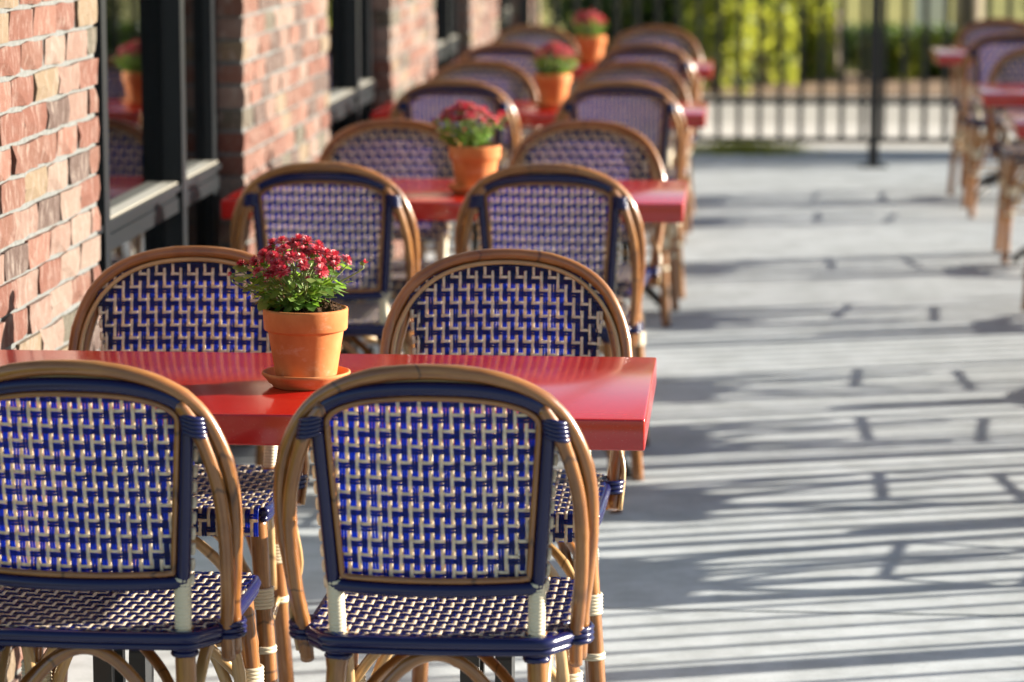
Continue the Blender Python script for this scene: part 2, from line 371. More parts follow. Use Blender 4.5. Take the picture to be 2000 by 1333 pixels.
# window bays between the piers
FX = WX - .072                        # front of the window frame
for bi in range(4):
    a = PIERS[bi][0] + PW; b_ = PIERS[bi+1][0]; w = b_ - a
    win = MB()
    fr = MB()
    # jambs, head
    fr.box(FX-.09, FX-.004, a-.012, a+.075, .0, 3.1); fr.box(FX-.09, FX-.004, b_-.075, b_+.012, .0, 3.1)
    fr.box(FX-.088, FX-.006, a+.075, b_-.075, 2.55, 3.1); fr.box(FX-.088, FX-.006, a+.075, b_-.075, .0, .12)
    win = L(fr.build('window', M_FRAME, None, False))
    def sub(mb, name, m):
        o = mb.build(name, m, None, False); o.parent = win; return o
    m1, m2 = a + w*.16, a + w*.66
    for yy in (m1, m2):
        sub(MB().box(FX-.085, FX+.022, yy-.028, yy+.028, .12, 2.55), 'mullion', M_FRAME)
    ed = [a+.075, m1-.028, m1+.028, m2-.028, m2+.028, b_-.075]
    for q in range(0, 6, 2):
        sub(MB().box(FX-.080, FX+.012, ed[q]+.001, ed[q+1]-.001, .735, .772), 'transom', M_FRAME)
        sub(MB().box(FX-.078, FX+.018, ed[q]+.001, ed[q+1]-.001, .790, .806), 'sill_lip', M_FRAME)
        sub(MB().box(FX-.076, FX+.006, ed[q]+.002, ed[q+1]-.002, .773, .789), 'sill_core', M_FRAME)
        sub(MB().box(FX-.028, FX+.009, ed[q]+.003, ed[q+1]-.003, .807, .812), 'sill', M_SILL)
        for z0, z1 in ((.122, .734), (.813, 2.548)):
            sub(MB().box(FX-.034, FX-.029, ed[q]+.001, ed[q+1]-.001, z0, z1), 'pane', M_GLASS)
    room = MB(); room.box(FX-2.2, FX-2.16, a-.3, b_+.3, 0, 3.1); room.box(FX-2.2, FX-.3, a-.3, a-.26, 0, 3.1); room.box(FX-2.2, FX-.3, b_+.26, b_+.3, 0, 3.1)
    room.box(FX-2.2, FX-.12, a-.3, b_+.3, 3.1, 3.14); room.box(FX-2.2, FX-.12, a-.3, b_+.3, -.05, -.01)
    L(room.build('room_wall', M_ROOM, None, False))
L(MB().box(WX-.6, WX+.02, 4.6, 20.6, 3.2, 3.7).build('lintel_band', M_MORTAR, None, False))

# ------------------------------------------------------------------ the woven bistro chair
def weave(mb, surf, inside, u0, u1, v0, v1, pu=.0154, pv=.0240, amp=.0014, flip=0):
    """plain weave of bundles (two blue strands and a cream one) laid over surf(u,v)->(P,N,U,V)"""
    nu = int(math.ceil((u1-u0)/pu)); nv = int(math.ceil((v1-v0)/pv))
    wb = [(.0023, .0043, 0), (.0067, .0043, 0), (.0119, .0056, 1)]          # offset in the bundle, width, colour
    vb = [(.0026, .0045, 0), (.0072, .0045, 0), (.0123, .0054, 1)]
    th = .0013
    jr = random.Random(17+flip)
    def strip(U, V, A, along_u, w, mi):
        A = A*jr.uniform(.82, 1.15); w = w*jr.uniform(.92, 1.06); dj = jr.uniform(-.00032, .00032)
        wob = .00022*np.sin(np.arange(len(U))*.37 + jr.uniform(0, 6))
        if along_u: V = V + dj + wob
        else: U = U + dj + wob
        P, N, TU, TV = surf(U, V); ok = inside(U, V)
        S = TV if along_u else TU
        Cn = P + N*A[:, None]
        i = 0; n = len(U)
        while i < n:
            if not ok[i]: i += 1; continue
            j = i
            while j < n and ok[j]: j += 1
            if j - i >= 2:
                c, nn, ss = Cn[i:j], N[i:j], S[i:j]
                prof = [(-.5, 0), (-.30, .85), (.30, .85), (.5, 0), (.30, -.85), (-.30, -.85)]
                V6 = np.stack([c + ss*(a*w) + nn*(h*th*.5) for a, h in prof], 1)
                k = j - i; F = []
                for q in range(k-1):
                    for t in range(6): F.append((q*6+t, q*6+(t+1) % 6, (q+1)*6+(t+1) % 6, (q+1)*6+t))
                F.append((0,1,2,3,4,5)); F.append(tuple((k-1)*6+t for t in (5,4,3,2,1,0)))
                mb.add(V6.reshape(-1, 3), F, None, mi)
            i = j
    for k in range(nu):                       # warps
        vv = []; aa = []
        for r in range(nv):
            s = 1 if (k+r+flip) % 2 == 0 else -1; b0 = v0 + r*pv
            for q in (.0005, .0035, .0077, .012, .0150): vv.append(b0+q); aa.append(s*amp*(1.0 if .001 < q < .0145 else .72))
            vv.append(b0+.0172); aa.append(s*amp*.25); vv.append(b0+.0218); aa.append(-s*amp*.25)
        vv = np.array(vv); aa = np.array(aa)
        for off, w, mi in wb: strip(np.full(len(vv), u0+k*pu+off), vv, aa, False, w, mi)
    for r in range(nv):                       # wefts
        uu = []; aa = []
        for k in range(nu):
            s = -1 if (k+r+flip) % 2 == 0 else 1; b0 = u0 + k*pu
            for q in (.0012, .0048, .0100, .0138): uu.append(b0+q); aa.append(s*amp*(1.0 if .002 < q < .012 else .7))
        uu = np.array(uu); aa = np.array(aa)
        for off, w, mi in vb: strip(uu, np.full(len(uu), v0+r*pv+off), aa, True, w, mi)

def back_y(x, z): return -.172 - (z-.475)*.15 - .024*(1-(np.asarray(x)/.2)**2)
PANEL_B, PANEL_C, PANEL_T = .532, .797, .8545          # heights of the panel's bottom, corners and top
def panel_half(z):
    z = np.asarray(z, dtype=float)
    side = .160 + (z-PANEL_B)/(PANEL_C-PANEL_B)*.019
    t = np.clip((z-PANEL_C)/(PANEL_T-PANEL_C), 0, 1)
    arch = .179*np.sqrt(np.clip(1-t**1.7, 0, 1))
    return np.where(z > PANEL_C, arch, side)
def bottom_z(x): return PANEL_B - .004*(1-(x/.16)**2)

def make_chair():
    root = empty('bistro_chair', (0, 0, 0))
    # hoop
    half = [(.207,.415), (.212,.49), (.221,.56), (.2275,.633), (.226,.70), (.212,.757), (.183,.808), (.138,.843), (.077,.8635), (0,.8700)]
    def hy(x, z):
        if z > .80: return float(back_y(x, z))
        t = (z-.415)/(.80-.415); return -.098*(1-t) + float(back_y(.172, .80))*t - .012*math.sin(math.pi*t)
    pts = [(x, hy(x, z), z) for x, z in half]; full = pts + [(-x, y, z) for x, y, z in pts[:-1][::-1]]
    P = spline(full, 90); Lh = plen(P)
    MB().tube(P, cane_r(.0114, 90, Lh, 3), 12).build('hoop', M_CANE, root)
    # fine pale cane in the groove inside the hoop
    Q = spline([(x*.935 if z > .55 else x-.013, y+.009, z-(.014 if z > .8 else .008*(z > .7))) for x, y, z in [pp for pp in full]], 80)
    MB().tube(Q, .0044, 8).build('cane_trim', M_LIGHT, root)
    for s in (1, -1):
        bp = spline([(s*.158, float(back_y(.15, .812))-.004, .818), (s*.186, float(back_y(.17, .77))-.011, .772), (s*.2075, hy(.2, .70)-.016, .70), (s*.2145, hy(.21, .63)-.019, .63), (s*.212, hy(.2, .54)-.020, .54), (s*.204, hy(.2, .46)-.020, .46), (s*.202, hy(.2, .42)-.019, .408)], 36)
        MB().tube(bp, cane_r(.0106, 36, plen(bp), 11+s), 12).build('side_cane', M_CANE, root)
        # blue binding of hoop to seat and to panel corner
        w = MB()
        for q in range(3):
            zc = .448 + q*.0085; a = np.linspace(0, 2*math.pi, 20, endpoint=False)
            cx, cy = s*.2040, -.118
            w.tube(np.stack([cx + .0215*np.cos(a), cy + .0285*np.sin(a), np.full(20, zc)], 1), .0046, 6, True)
        w.tube([(s*.17, -.12, .452), (s*.20, -.112, .452)], .009, 8)
        w.build('hoop_binding', M_BLUEW, root)
        w = MB()
        for q in range(5):
            a = np.linspace(0, 2*math.pi, 16, endpoint=False); t = q*.0062
            cx, cz = s*(.1760 + t*.15), .797 - t; cy = float(back_y(.17, .80))-.005
            w.tube(np.stack([cx + .0165*np.cos(a), cy + .0135*np.sin(a), cz - .004*np.cos(a)*s], 1), .0042, 6, True)
        w.build('corner_binding', M_BLUEW, root)
    # blue wrapped panel frame with its brown rear bead
    def ring(inset, dy, nseg=30):
        zt = PANEL_T - inset; zb = PANEL_B + inset; o = []
        zs = np.linspace(zb, PANEL_C-inset*.3, nseg)
        for z in zs: o.append((float(panel_half(z))-inset, z))
        h0 = float(panel_half(PANEL_C-inset*.3))-inset
        for t in np.linspace(0, math.pi/2, 26)[1:]:
            o.append((h0*math.cos(t)**.82 if t < math.pi/2-1e-6 else 0, PANEL_C-inset*.3 + (zt-PANEL_C+inset*.3)*math.sin(t)**1.0))
        o += [(-x, z) for x, z in o[:-1][::-1]]
        xs = np.linspace(-o[0][0], o[0][0], 22)[1:-1]
        o += [(x, zb - .004*(1-(x/.16)**2)) for x in xs]
        return np.array([(x, float(back_y(x, z))+dy, z) for x, z in o])
    fr = ring(.0095, -.004); bf = MB().tube(fr, .0105, 8, True).build('back_frame', M_BLUEW, root)
    MB().tube(ring(.0240, -.0030), .0050, 8, True).build('frame_bead', M_CANE, bf)
    ew = MB()                                                    # cream strand ends wrapped over the panel's edge
    for s in (1, -1):
        z = PANEL_B+.004
        while z < PANEL_C-.01:
            zz = np.linspace(z, z+.0165, 5); x = s*(panel_half(zz)+.0012)
            ew.tube(np.stack([x + s*.0012*np.sin(np.linspace(0, math.pi, 5)), back_y(x, zz)+.002, zz], 1), .0042, 6); z += .024
    ew.build('edge_wrap', M_CREAM, bf, kind='stuff')
    # woven panel
    mb = MB()
    def surf(U, V):
        y = back_y(U, V) + .0055
        e = 1e-4; dyu = (back_y(U+e, V)-back_y(U-e, V))/(2*e); dyv = np.full(len(U), -.15)
        TU = np.stack([np.ones(len(U)), dyu, np.zeros(len(U))], 1); TV = np.stack([np.zeros(len(U)), dyv, np.ones(len(U))], 1)
        TU /= np.linalg.norm(TU, axis=1)[:, None]; TV /= np.linalg.norm(TV, axis=1)[:, None]
        N = np.cross(TU, TV); N /= np.linalg.norm(N, axis=1)[:, None]
        return np.stack([U, y, V], 1), -N*-1.0, TU, TV
    def ins(U, V): return (np.abs(U) < panel_half(V)-.0015) & (V > PANEL_B+.001) & (V < PANEL_T-.003)
    weave(mb, surf, ins, -.1848, .185, PANEL_B-.004, PANEL_T+.006)
    mb.build('back_weave', [M_BLUE, M_CREAM], root, kind='stuff')
    # posts wrapped in cream strand, rear legs below them
    for s in (1, -1):
        zz = np.linspace(.452, .550, 121); x = s*(.1475 + (zz-.475)*.03)
        MB().tube(np.stack([x, back_y(x, zz)-.001, zz], 1), .0122 + .0011*np.abs(np.sin((zz-.452)/.098*math.pi*17)), 14).build('back_post', M_CREAMW, root)
        lp = spline([(s*.147, -.176, .47), (s*.150, -.182, .40), (s*.160, -.203, .20), (s*.170, -.226, 0)], 24)
        leg = MB().tube(lp, cane_r(.0158, 24, .47, 31+s, .2), 12).build('leg', M_CANE, root)
        fp = spline([(s*.170, .158, .44), (s*.176, .166, .35), (s*.188, .182, .18), (s*.200, .200, 0)], 24)
        leg2 = MB().tube(fp, cane_r(.0158, 24, .45, 41+s, .2), 12).build('leg', M_CANE, root)
        def coil(parent, c, rx, ry, z0, nn, pitch=.0062, rr=.0036):
            w = MB(); a = np.linspace(0, 2*math.pi, 20, endpoint=False)
            for q in range(nn): w.tube(np.stack([c[0]+rx*np.cos(a), c[1]+ry*np.sin(a), np.full(20, z0+q*pitch)], 1), rr, 6, True)
            w.build('cane_binding', M_CREAMW, parent)
        coil(leg2, (s*.1745, .172, 0), .0215, .019, .285, 6); coil(leg, (s*.152, -.192, 0), .0215, .019, .285, 6)
        coil(leg2, (s*.1815, .180, 0), .0195, .0185, .205, 2); coil(leg, (s*.1555, -.203, 0), .0195, .0185, .205, 2)
        # blue tie at post foot
        w = MB(); a = np.linspace(0, 2*math.pi, 18, endpoint=False)
        for q in range(4): w.tube(np.stack([s*.1475+.0165*np.cos(a), -.176+.0165*np.sin(a), np.full(18, .430+q*.008)], 1), .0050, 6, True)
        w.build('post_binding', M_BLUEW, root)
    # arched braces under each side of the seat and straight stretchers
    def arch(p0, p1, za, zb, r=.0095, m=M_LIGHT):
        p0, p1 = np.array(p0), np.array(p1); o = []
        for t in np.linspace(0, 1, 9):
            q = p0*(1-t)+p1*t; o.append((q[0], q[1], za + (zb-za)*math.sin(math.pi*t)**.62))
        S = spline(o, 40); MB().tube(S, cane_r(r, 40, plen(S), int(p0[0]*999)+7), 10).build('arched_brace', m, root)
    arch((-.135,-.190), (.135,-.190), .235, .436, m=M_CANE); arch((-.158,.172), (.158,.172), .235, .420)
    for s in (1, -1):
        arch((s*.150, -.172), (s*.172, .150), .235, .425)
        d = spline([(s*.168, .158, .30), (s*.115, .10, .37), (s*.03, .02, .418)], 16); MB().tube(d, cane_r(.0085, 16, plen(d), 5), 8).build('diagonal_brace', M_LIGHT, root)
        d = spline([(s*.150, -.18, .29), (s*.105, -.11, .37), (s*.03, -.02, .418)], 16); MB().tube(d, cane_r(.0085, 16, plen(d), 8), 8).build('diagonal_brace', M_CANE, root)
        st = np.array([(s*.1575, -.205, .212), (s*.170, 0, .209), (s*.1835, .181, .206)]); MB().tube(spline(st, 14), .0054, 8).build('stretcher', M_LIGHT, root)
    MB().tube(spline([(-.182, .178, .216), (0, .186, .214), (.182, .178, .216)], 14), .0054, 8).build('stretcher', M_LIGHT, root)
    MB().tube(spline([(-.156, -.204, .222), (0, -.20, .222), (.156, -.204, .222)], 14), .0054, 8).build('stretcher', M_LIGHT, root)
    # seat: wooden frame, blue rim, woven top rolling over the front edge
    zt = .465
    def half_w(y): return np.interp(y, [-.200, -.178, -.150, -.05, .15, .178, .197], [.158, .175, .193, .1935, .190, .186, .176])
    ol = [(float(half_w(y)), y) for y in np.linspace(-.196, .19, 30)]
    loop = [(x, y) for x, y in ol] + [(-x, y) for x, y in ol[::-1]]
    b = MB(); n_ = len(loop)
    b.add([(x*.965, y*.965, zt-.009) for x, y in loop] + [(x*.93, y*.90+.008, zt-.034) for x, y in loop], [tuple(range(n_)), tuple(range(2*n_-1, n_-1, -1))] + [(i, n_+i, n_+(i+1) % n_, (i+1) % n_) for i in range(n_)])
    seat = b.build('seat_frame', M_CANE, root, False)
    rim = spline([(-float(half_w(y)), y, zt-.008) for y in np.linspace(.185, -.196, 26)] + [(x, -.198-.006*(1-(x/.158)**2), zt-.008) for x in np.linspace(-.13, .13, 9)] + [(float(half_w(y)), y, zt-.008) for y in np.linspace(-.196, .185, 26)], 120)
    w = MB().tube(rim, .0098, 8)
    w.tube(rim + np.array((0, 0, -.0125)), .0062, 6)
    w.build('seat_rim', M_BLUEW, seat)
    mb = MB(); rr = .016; yf = .186
    def sfs(U, V):
        a = np.clip((V-yf)/rr, 0, math.pi/2); dn = np.clip(V-yf-rr*math.pi/2, 0, 1)
        sag = -.006*np.clip(1-(U/.19)**2, 0, 1)*np.clip(1-((V)/.2)**2, 0, 1)
        P = np.stack([U, np.minimum(V, yf) + rr*np.sin(a), zt + .002 + sag - rr*(1-np.cos(a)) - dn], 1)
        Nn = np.stack([np.zeros(len(U)), np.sin(a), np.cos(a)], 1)
        TU = np.tile([1., 0, 0], (len(U), 1)); TV = np.stack([np.zeros(len(U)), np.cos(a), -np.sin(a)], 1)
        return P, Nn, TU, TV
    def inss(U, V): return (np.abs(U) < half_w(np.minimum(V, .19))-.002) & (V > -.197) & (V < yf+.060)
    weave(mb, sfs, inss, -.1925, .1925, -.204, .25, amp=.0017, flip=1)
    mb.build('seat_weave', [M_BLUE, M_CREAM], seat, kind='stuff')
    return root
chair0 = make_chair(); first_chair = [True]
def place_chair(x, y, facing, label, group, jit=0.):
    o = chair0 if first_chair[0] else copy_tree(chair0); first_chair[0] = False
    o.location = (x, y, 0); o.rotation_euler = (0, 0, (0 if facing == 'away' else math.pi) + jit)
    tag(o, label, 'chair', group); return o

# ------------------------------------------------------------------ tables
def make_table(width=1.215, ped=(1, -1)):
    root = empty('cafe_table', (0, 0, 0))
    top = bevel_box('table_top', width, .628, .050, .0035, M_RED, root, 3, (0, 0, .715))
    for s in ped:
        x = s*.31; b = MB()
        for dy in (-.045, .045): b.box(x-.016, x+.016, dy-.011, dy+.011, .06, .66)
        b.box(x-.014, x+.014, -.034, .034, .50, .655); b.box(x-.010, x+.010, -.034, .034, .12, .185)
        col = b.build('pedestal_column', M_IRON, root, False)
        a = np.linspace(0, math.pi, 14)
        pl = [(.036*math.cos(t), .27+.036*math.sin(t)) for t in a] + [(-.036, .10), (.036, .10)]
        k = len(pl)
        MB().add([(x+dx+.055, q, z) for dx in (-.014, .014) for q, z in pl], [tuple(range(k)), tuple(range(2*k-1, k-1, -1))] + [(i, k+i, k+(i+1) % k, (i+1) % k) for i in range(k)]).build('tilt_lock', M_IRON, col, False)
        MB().box(x-.035, x+.075, -.24, .24, .662, .688).build('top_bracket', M_IRON, root, False)
        for sx, sy in ((1, 1), (1, -1), (-1, 1), (-1, -1)):
            S = spline([(x, sy*.03, .115), (x+sx*.05, sy*.10, .10), (x+sx*.12, sy*.20, .055), (x+sx*.155, sy*.245, .018)], 14)
            ft = MB().tube(S, np.linspace(.022, .014, 14), 8).build('foot', M_IRON, root)
            MB().lathe([(.0, 0), (.017, 0), (.019, .006), (.016, .018), (.0, .020)], 14, (x+sx*.155, sy*.245, 0)).build('glide', M_IRON, ft)
    return root
table0 = make_table(); table1 = make_table(.70, (0,)); used_tables = set()
def place_table(x, y, label, group, jit=0., proto=table0):
    o = copy_tree(proto) if proto.name in used_tables else proto; used_tables.add(proto.name)
    o.location = (x, y, 0); o.rotation_euler = (0, 0, jit); tag(o, label, 'table', group); return o

TX = -.752
ordn = ['nearest', 'second', 'third', 'farthest']
rows = [(4.922, 4.245, 5.640), (8.13, 7.40, 8.81), (11.24, 10.63, 11.86), (14.02, 13.16, 14.83)]
BK = .256                               # arch top lies this far behind the chair's origin
for i, (ty, yn, yfr) in enumerate(rows):
    g1 = 'red tables along the brick wall'; g2 = 'woven chairs at the wall tables'
    nm = ('nearest', 'second', 'third', 'farthest')[i] + ' red table by the wall'
    place_table(TX + (0, -.005, .012, .005)[i], ty, ['glossy red rectangular table nearest the camera, beside the brick wall', 'red table second from the camera in the row by the brick wall', 'red table third from the camera in the row by the brick wall', 'blurred red table farthest away in the row by the brick wall'][i], g1)
    rj = random.Random(i+3)
    for k, (cx, side) in enumerate(((-.437 - (.03, .028, 0, 0)[i]*(i > 0), 'aisle end'), (-.962 if i == 0 else -1.032, 'wall end'))):
        place_chair(cx + rj.uniform(-.008, .008), yn + BK, 'away', 'woven blue chair, back to us, %s of %s' % (side, nm), g2, rj.uniform(-.035, .035))
        place_chair(((-.434, -.458, -.434, -.434)[i] if k == 0 else -1.02) + rj.uniform(-.008, .008), yfr - BK, 'toward', 'woven blue chair facing us behind %s, %s' % (nm, side), g2, rj.uniform(-.035, .035))

# row across the walkway (its near tables stand outside the picture and throw shadows into it)
RX = .955 + .35
for j, (ty, cn, cf) in enumerate(((15.22, 14.30, 15.80), (12.40, None, 13.05), (10.87, None, 11.58), (9.35, 8.67, 10.06), (7.60, 6.92, 8.31))):
    place_table(RX, ty, ['small red table across the walkway, farthest from us near the fence', 'small red table across the walkway, second from the far end', 'red table corner at the right picture edge, third from the far end', 'small red table across the walkway just outside the right edge', 'nearest small red table across the walkway, outside the right edge'][j], 'red tables across the walkway', 0, table1)
    where = ('far', 'second', 'third', 'fourth', 'nearest')[j] + ' small table across the walkway'
    if cn: place_chair(RX-.03, cn+BK, 'away', 'woven chair with its back to us at the %s' % where, 'woven chairs across the walkway', random.uniform(-.2, .2))
    if cf: place_chair(RX-.02, cf-BK, 'toward', 'woven chair facing us behind the %s' % where, 'woven chairs across the walkway', random.uniform(-.2, .2))

# ------------------------------------------------------------------ potted chrysanthemums
def petal_ring(b, nP, r0, r1, z0, z1, w, rs, curl):
    for k in range(nP):
        a = 2*math.pi*(k+rs.uniform(-.3, .3))/nP; ca, sa = math.cos(a), math.sin(a)
        rr = r1*rs.uniform(.86, 1.1); zz = z1+rs.uniform(-.0012, .0012)
        pts = []
        for t, ww in ((0, .45), (.55, 1.0), (.9, .85), (1.0, .3)):
            r = r0+(rr-r0)*t; z = z0+(zz-z0)*t - curl*t*t; h = w*ww*.5
            pts += [(r*ca - h*sa, r*sa + h*ca, z+.0007), (r*ca + h*sa, r*sa - h*ca, z+.0007)]
        b.add(pts, [(0,1,3,2), (2,3,5,4), (4,5,7,6)])
def flower_me(seed):
    rs = random.Random(seed); b = MB()
    petal_ring(b, 15, .002, .0152, .000, .0025, .0042, rs, .0035); petal_ring(b, 14, .002, .0138, .001, .0060, .0040, rs, .0028)
    petal_ring(b, 12, .0015, .0112, .002, .0085, .0037, rs, .0015); petal_ring(b, 9, .001, .0078, .003, .0105, .0033, rs, 0); petal_ring(b, 6, .0005, .0042, .003, .0115, .0028, rs, 0)
    m_ = len(b.f)
    b.lathe([(.0012, -.006), (.004, -.0035), (.0052, 0), (.002, .002)], 8, mi=1)
    me = b.me('flower_head', True); me.materials.append(M_PETAL); me.materials.append(M_BUD); return me
def bud_me():
    b = MB(); b.lathe([(.001, -.005), (.0042, -.002), (.0048, .001), (.0035, .003)], 8, mi=1); rs = random.Random(5)
    petal_ring(b, 9, .0015, .0045, .001, .0062, .003, rs, -.001); me = b.me('bud'); me.materials.append(M_PETAL); me.materials.append(M_BUD); return me
def leaf_me(lobed, seed):
    rs = random.Random(seed)
    if lobed: prof = [(0, .001), (.18, .10), (.26, .25), (.36, .19), (.46, .36), (.57, .24), (.70, .30), (.80, .17), (.90, .14), (1, .0)]
    else: prof = [(0, .02), (.25, .09), (.5, .12), (.75, .09), (1, .0)]
    v = []; f = []
    for t, h in prof:
        z = -.16*t*t + .03*math.sin(t*7+seed); v += [(t, h*rs.uniform(.85, 1.1), z+.10*h), (t, 0, z), (t, -h*rs.uniform(.85, 1.1), z+.10*h)]
    for i in range(len(prof)-1):
        a = i*3; f += [(a, a+1, a+4, a+3), (a+1, a+2, a+5, a+4)]
    me = mesh('leaf', v, f); me.materials.append(M_LEAF); return me
FLOW = [flower_me(s) for s in range(4)]; BUD = bud_me(); LOB = [leaf_me(True, s) for s in range(3)]; NAR = [leaf_me(False, s+5) for s in range(2)]
def terracotta(parent):
    b = MB(); b.lathe([(0, .004), (.046, .004), (.0485, .000), (.0495, .004), (.0625, .088), (.0635, .0905), (.0675, .0905), (.0690, .093), (.0705, .124), (.0700, .1275), (.0670, .1285), (.0640, .1265), (.0625, .112), (.060, .10)], 72)
    b.v[-1][:, 2] *= .955
    pot = b.build('pot', M_TERRA, parent)
    b = MB(); N = 34; v = []; f = []; rs = random.Random(9)
    for i in range(N+1):
        for k in range(48):
            r = .0632*i/N; a = 2*math.pi*k/48; x, y = r*math.cos(a), r*math.sin(a)
            h = .1165 + .007*mnoise.noise((x*55, y*55, 3)) + .004*mnoise.noise((x*190, y*190, 1)) + .016*max(0, 1-(math.hypot(x-.024, y-.005)/.042)**2)
            v.append((x, y, h))
    for i in range(N):
        for k in range(48): f.append((i*48+k, i*48+(k+1) % 48, (i+1)*48+(k+1) % 48, (i+1)*48+k))
    b.add(v, f)
    for q in range(260):
        a = rs.uniform(0, 6.28); r = .061*math.sqrt(rs.random()); x, y = r*math.cos(a), r*math.sin(a); s = rs.uniform(.0008, .0028)
        h = .1165 + .007*mnoise.noise((x*55, y*55, 3)) + .016*max(0, 1-(math.hypot(x-.024, y-.005)/.042)**2) + s*.6
        c = np.array([(1,0,0),(-1,0,0),(0,1,0),(0,-1,0),(0,0,1),(0,0,-1)], dtype=float)*s*np.array([rs.uniform(.7,1.5), rs.uniform(.7,1.5), rs.uniform(.6,1.1)])
        rot = np.array(Matrix.Rotation(rs.uniform(0, 3), 3, 'X') @ Matrix.Rotation(rs.uniform(0, 3), 3, 'Z'))
        b.add(c @ rot + np.array((x, y, h)), [(0,2,4), (2,1,4), (1,3,4), (3,0,4), (2,0,5), (1,2,5), (3,1,5), (0,3,5)])
    b.build('soil', M_SOIL, parent, False, 'stuff')
    return pot
def plant(parent, seed, separate, nfl=34, nleaf=240):
    rs = random.Random(seed); stems = MB(); items = []
    cx, cy = -.020, .004
    heads = []; tries = 0
    while len(heads) < nfl and tries < 4000:
        tries += 1
        a = rs.uniform(0, 6.283); q = math.sqrt(rs.random()); x, y = cx + .074*q*math.cos(a), cy + .070*q*math.sin(a)
        z = .130 + .101*(1-.38*q*q) + rs.uniform(-.009, .006)
        if all((x-h[0])**2 + (y-h[1])**2 + (z-h[2])**2 > .0142**2 for h in heads): heads.append((x, y, z, q))
    extra = [(.094, .01, .196, 'bud'), (.070, -.012, .203, 'f'), (.052, -.03, .196, 'f'), (-.118, -.02, .176, 'bud'), (-.108, .02, .188, 'f'), (-.055, -.055, .166, 'bud'), (.012, -.062, .176, 'bud'), (.034, -.052, .190, 'f')]
    tips = [(h[0], h[1], h[2], 'f') for h in heads] + extra
    for (x, y, z, kind) in tips:
        a = rs.uniform(0, 6.28); bx, by = cx*.6 + rs.uniform(-.022, .022), rs.uniform(-.022, .022)
        S = spline([(bx, by, .118), (bx*.5 + x*.5 + rs.uniform(-.006, .006), by*.5 + y*.5, .118*.45 + z*.55 - .008), (x*.97, y*.97, z-.012), (x, y, z-.003)], 12)
        stems.tube(S, np.linspace(.0017, .0010, 12), 5)
        out = Vector((x-cx, y-cy, .085 + rs.uniform(-.02, .03))).normalized()
        rot = out.to_track_quat('Z', 'Y').to_matrix().to_4x4() @ Matrix.Rotation(rs.uniform(0, 6), 4, 'Z')
        sc = rs.uniform(.70, .98) if kind == 'f' else 1.0
        items.append(('flower_head' if kind == 'f' else 'bud', rs.choice(FLOW) if kind == 'f' else BUD, Matrix.Translation((x, y, z)) @ rot @ Matrix.Scale(sc, 4)))
        for t in range(3):                   # narrow leaves up the stem
            i = rs.randint(4, 10); p = Vector(S[i]); az = rs.uniform(0, 6.28); el = rs.uniform(-.1, .7)
            d = Vector((math.cos(az)*math.cos(el), math.sin(az)*math.cos(el), math.sin(el)))
            items.append(('leaf', rs.choice(NAR), Matrix.Translation(p) @ d.to_track_quat('X', 'Z').to_matrix().to_4x4() @ Matrix.Rotation(rs.uniform(-.6, .6), 4, 'X') @ Matrix.Scale(rs.uniform(.012, .024), 4)))
    for q in range(nleaf):
        a = rs.uniform(0, 6.283); t = rs.random(); rr = (.030 + .058*t**.8)*rs.uniform(.45, 1.05)
        x, y = cx + rr*math.cos(a), cy + rr*math.sin(a)*.95; z = .126 + .078*t*rs.uniform(.5, 1.0)
        if x > .03 and z < .15: continue
        az = a + rs.uniform(-.7, .7); el = rs.uniform(-.55, .45)
        d = Vector((math.cos(az)*math.cos(el), math.sin(az)*math.cos(el), math.sin(el)))
        items.append(('leaf', rs.choice(LOB), Matrix.Translation((x, y, z)) @ d.to_track_quat('X', 'Z').to_matrix().to_4x4() @ Matrix.Rotation(rs.uniform(-.6, .6), 4, 'X') @ Matrix.Scale(rs.uniform(.017, .032), 4)))
    stems.build('stems', M_STEM, parent, True, 'stuff')
    if separate:
        for nm, me, mtx in items:
            o = link(nm, me, None, parent); o.matrix_local = mtx
    else:
        for nm in ('leaf', 'flower_head'):
            b = MB(); mats = [M_LEAF] if nm == 'leaf' else [M_PETAL, M_BUD]
            for n2, me, mtx in items:
                if (n2 == 'leaf') != (nm == 'leaf'): continue
                mm = np.array(mtx); co = np.empty(len(me.vertices)*3); me.vertices.foreach_get('co', co); co = co.reshape(-1, 3) @ mm[:3, :3].T + mm[:3, 3]
                for mi in set(p.material_index for p in me.polygons):
                    fs = [tuple(p.vertices) for p in me.polygons if p.material_index == mi]
                    used = sorted(set(i for q in fs for i in q)); rm = {u: i for i, u in enumerate(used)}
                    b.add(co[used], [tuple(rm[i] for i in q) for q in fs], None, mi)
            b.build('foliage' if nm == 'leaf' else 'blossoms', mats, parent, True, 'stuff')
def saucer_me():
    b = MB(); b.lathe([(0, .0), (.052, 0), (.056, .002), (.0575, .0045), (.060, .0065), (.0625, .0075), (.0655, .0125), (.0715, .0185), (.0735, .0215), (.0730, .0245), (.0705, .0255), (.0675, .0235), (.060, .0105), (.055, .008), (0, .0075)], 72)
    return b.me('saucer')
SAU = saucer_me(); SAU.materials.append(M_TERRA)
TT = .7402
POTS = [(-.714, 4.885), (-.712, 8.03), (-.700, 11.16), (-.700, 13.98)]
for i, (x, y) in enumerate(POTS):
    where = ['the nearest red table', 'the second red table', 'the third red table', 'the farthest red table by the wall'][i]
    s = link('saucer', SAU); s.location = (x, y, TT); tag(s, 'terracotta saucer under the flower pot on ' + where, 'saucer', 'terracotta saucers')
    root = empty('potted_chrysanthemum', (x, y, TT+.0082), (0, .5, 2.2, 1.1)[i])
    terracotta(root); plant(root, 21+i, i == 0, 46, 250 if i == 0 else 200)
    tag(root, 'crimson chrysanthemums in a terracotta pot on ' + where, 'potted plant', 'potted chrysanthemums')

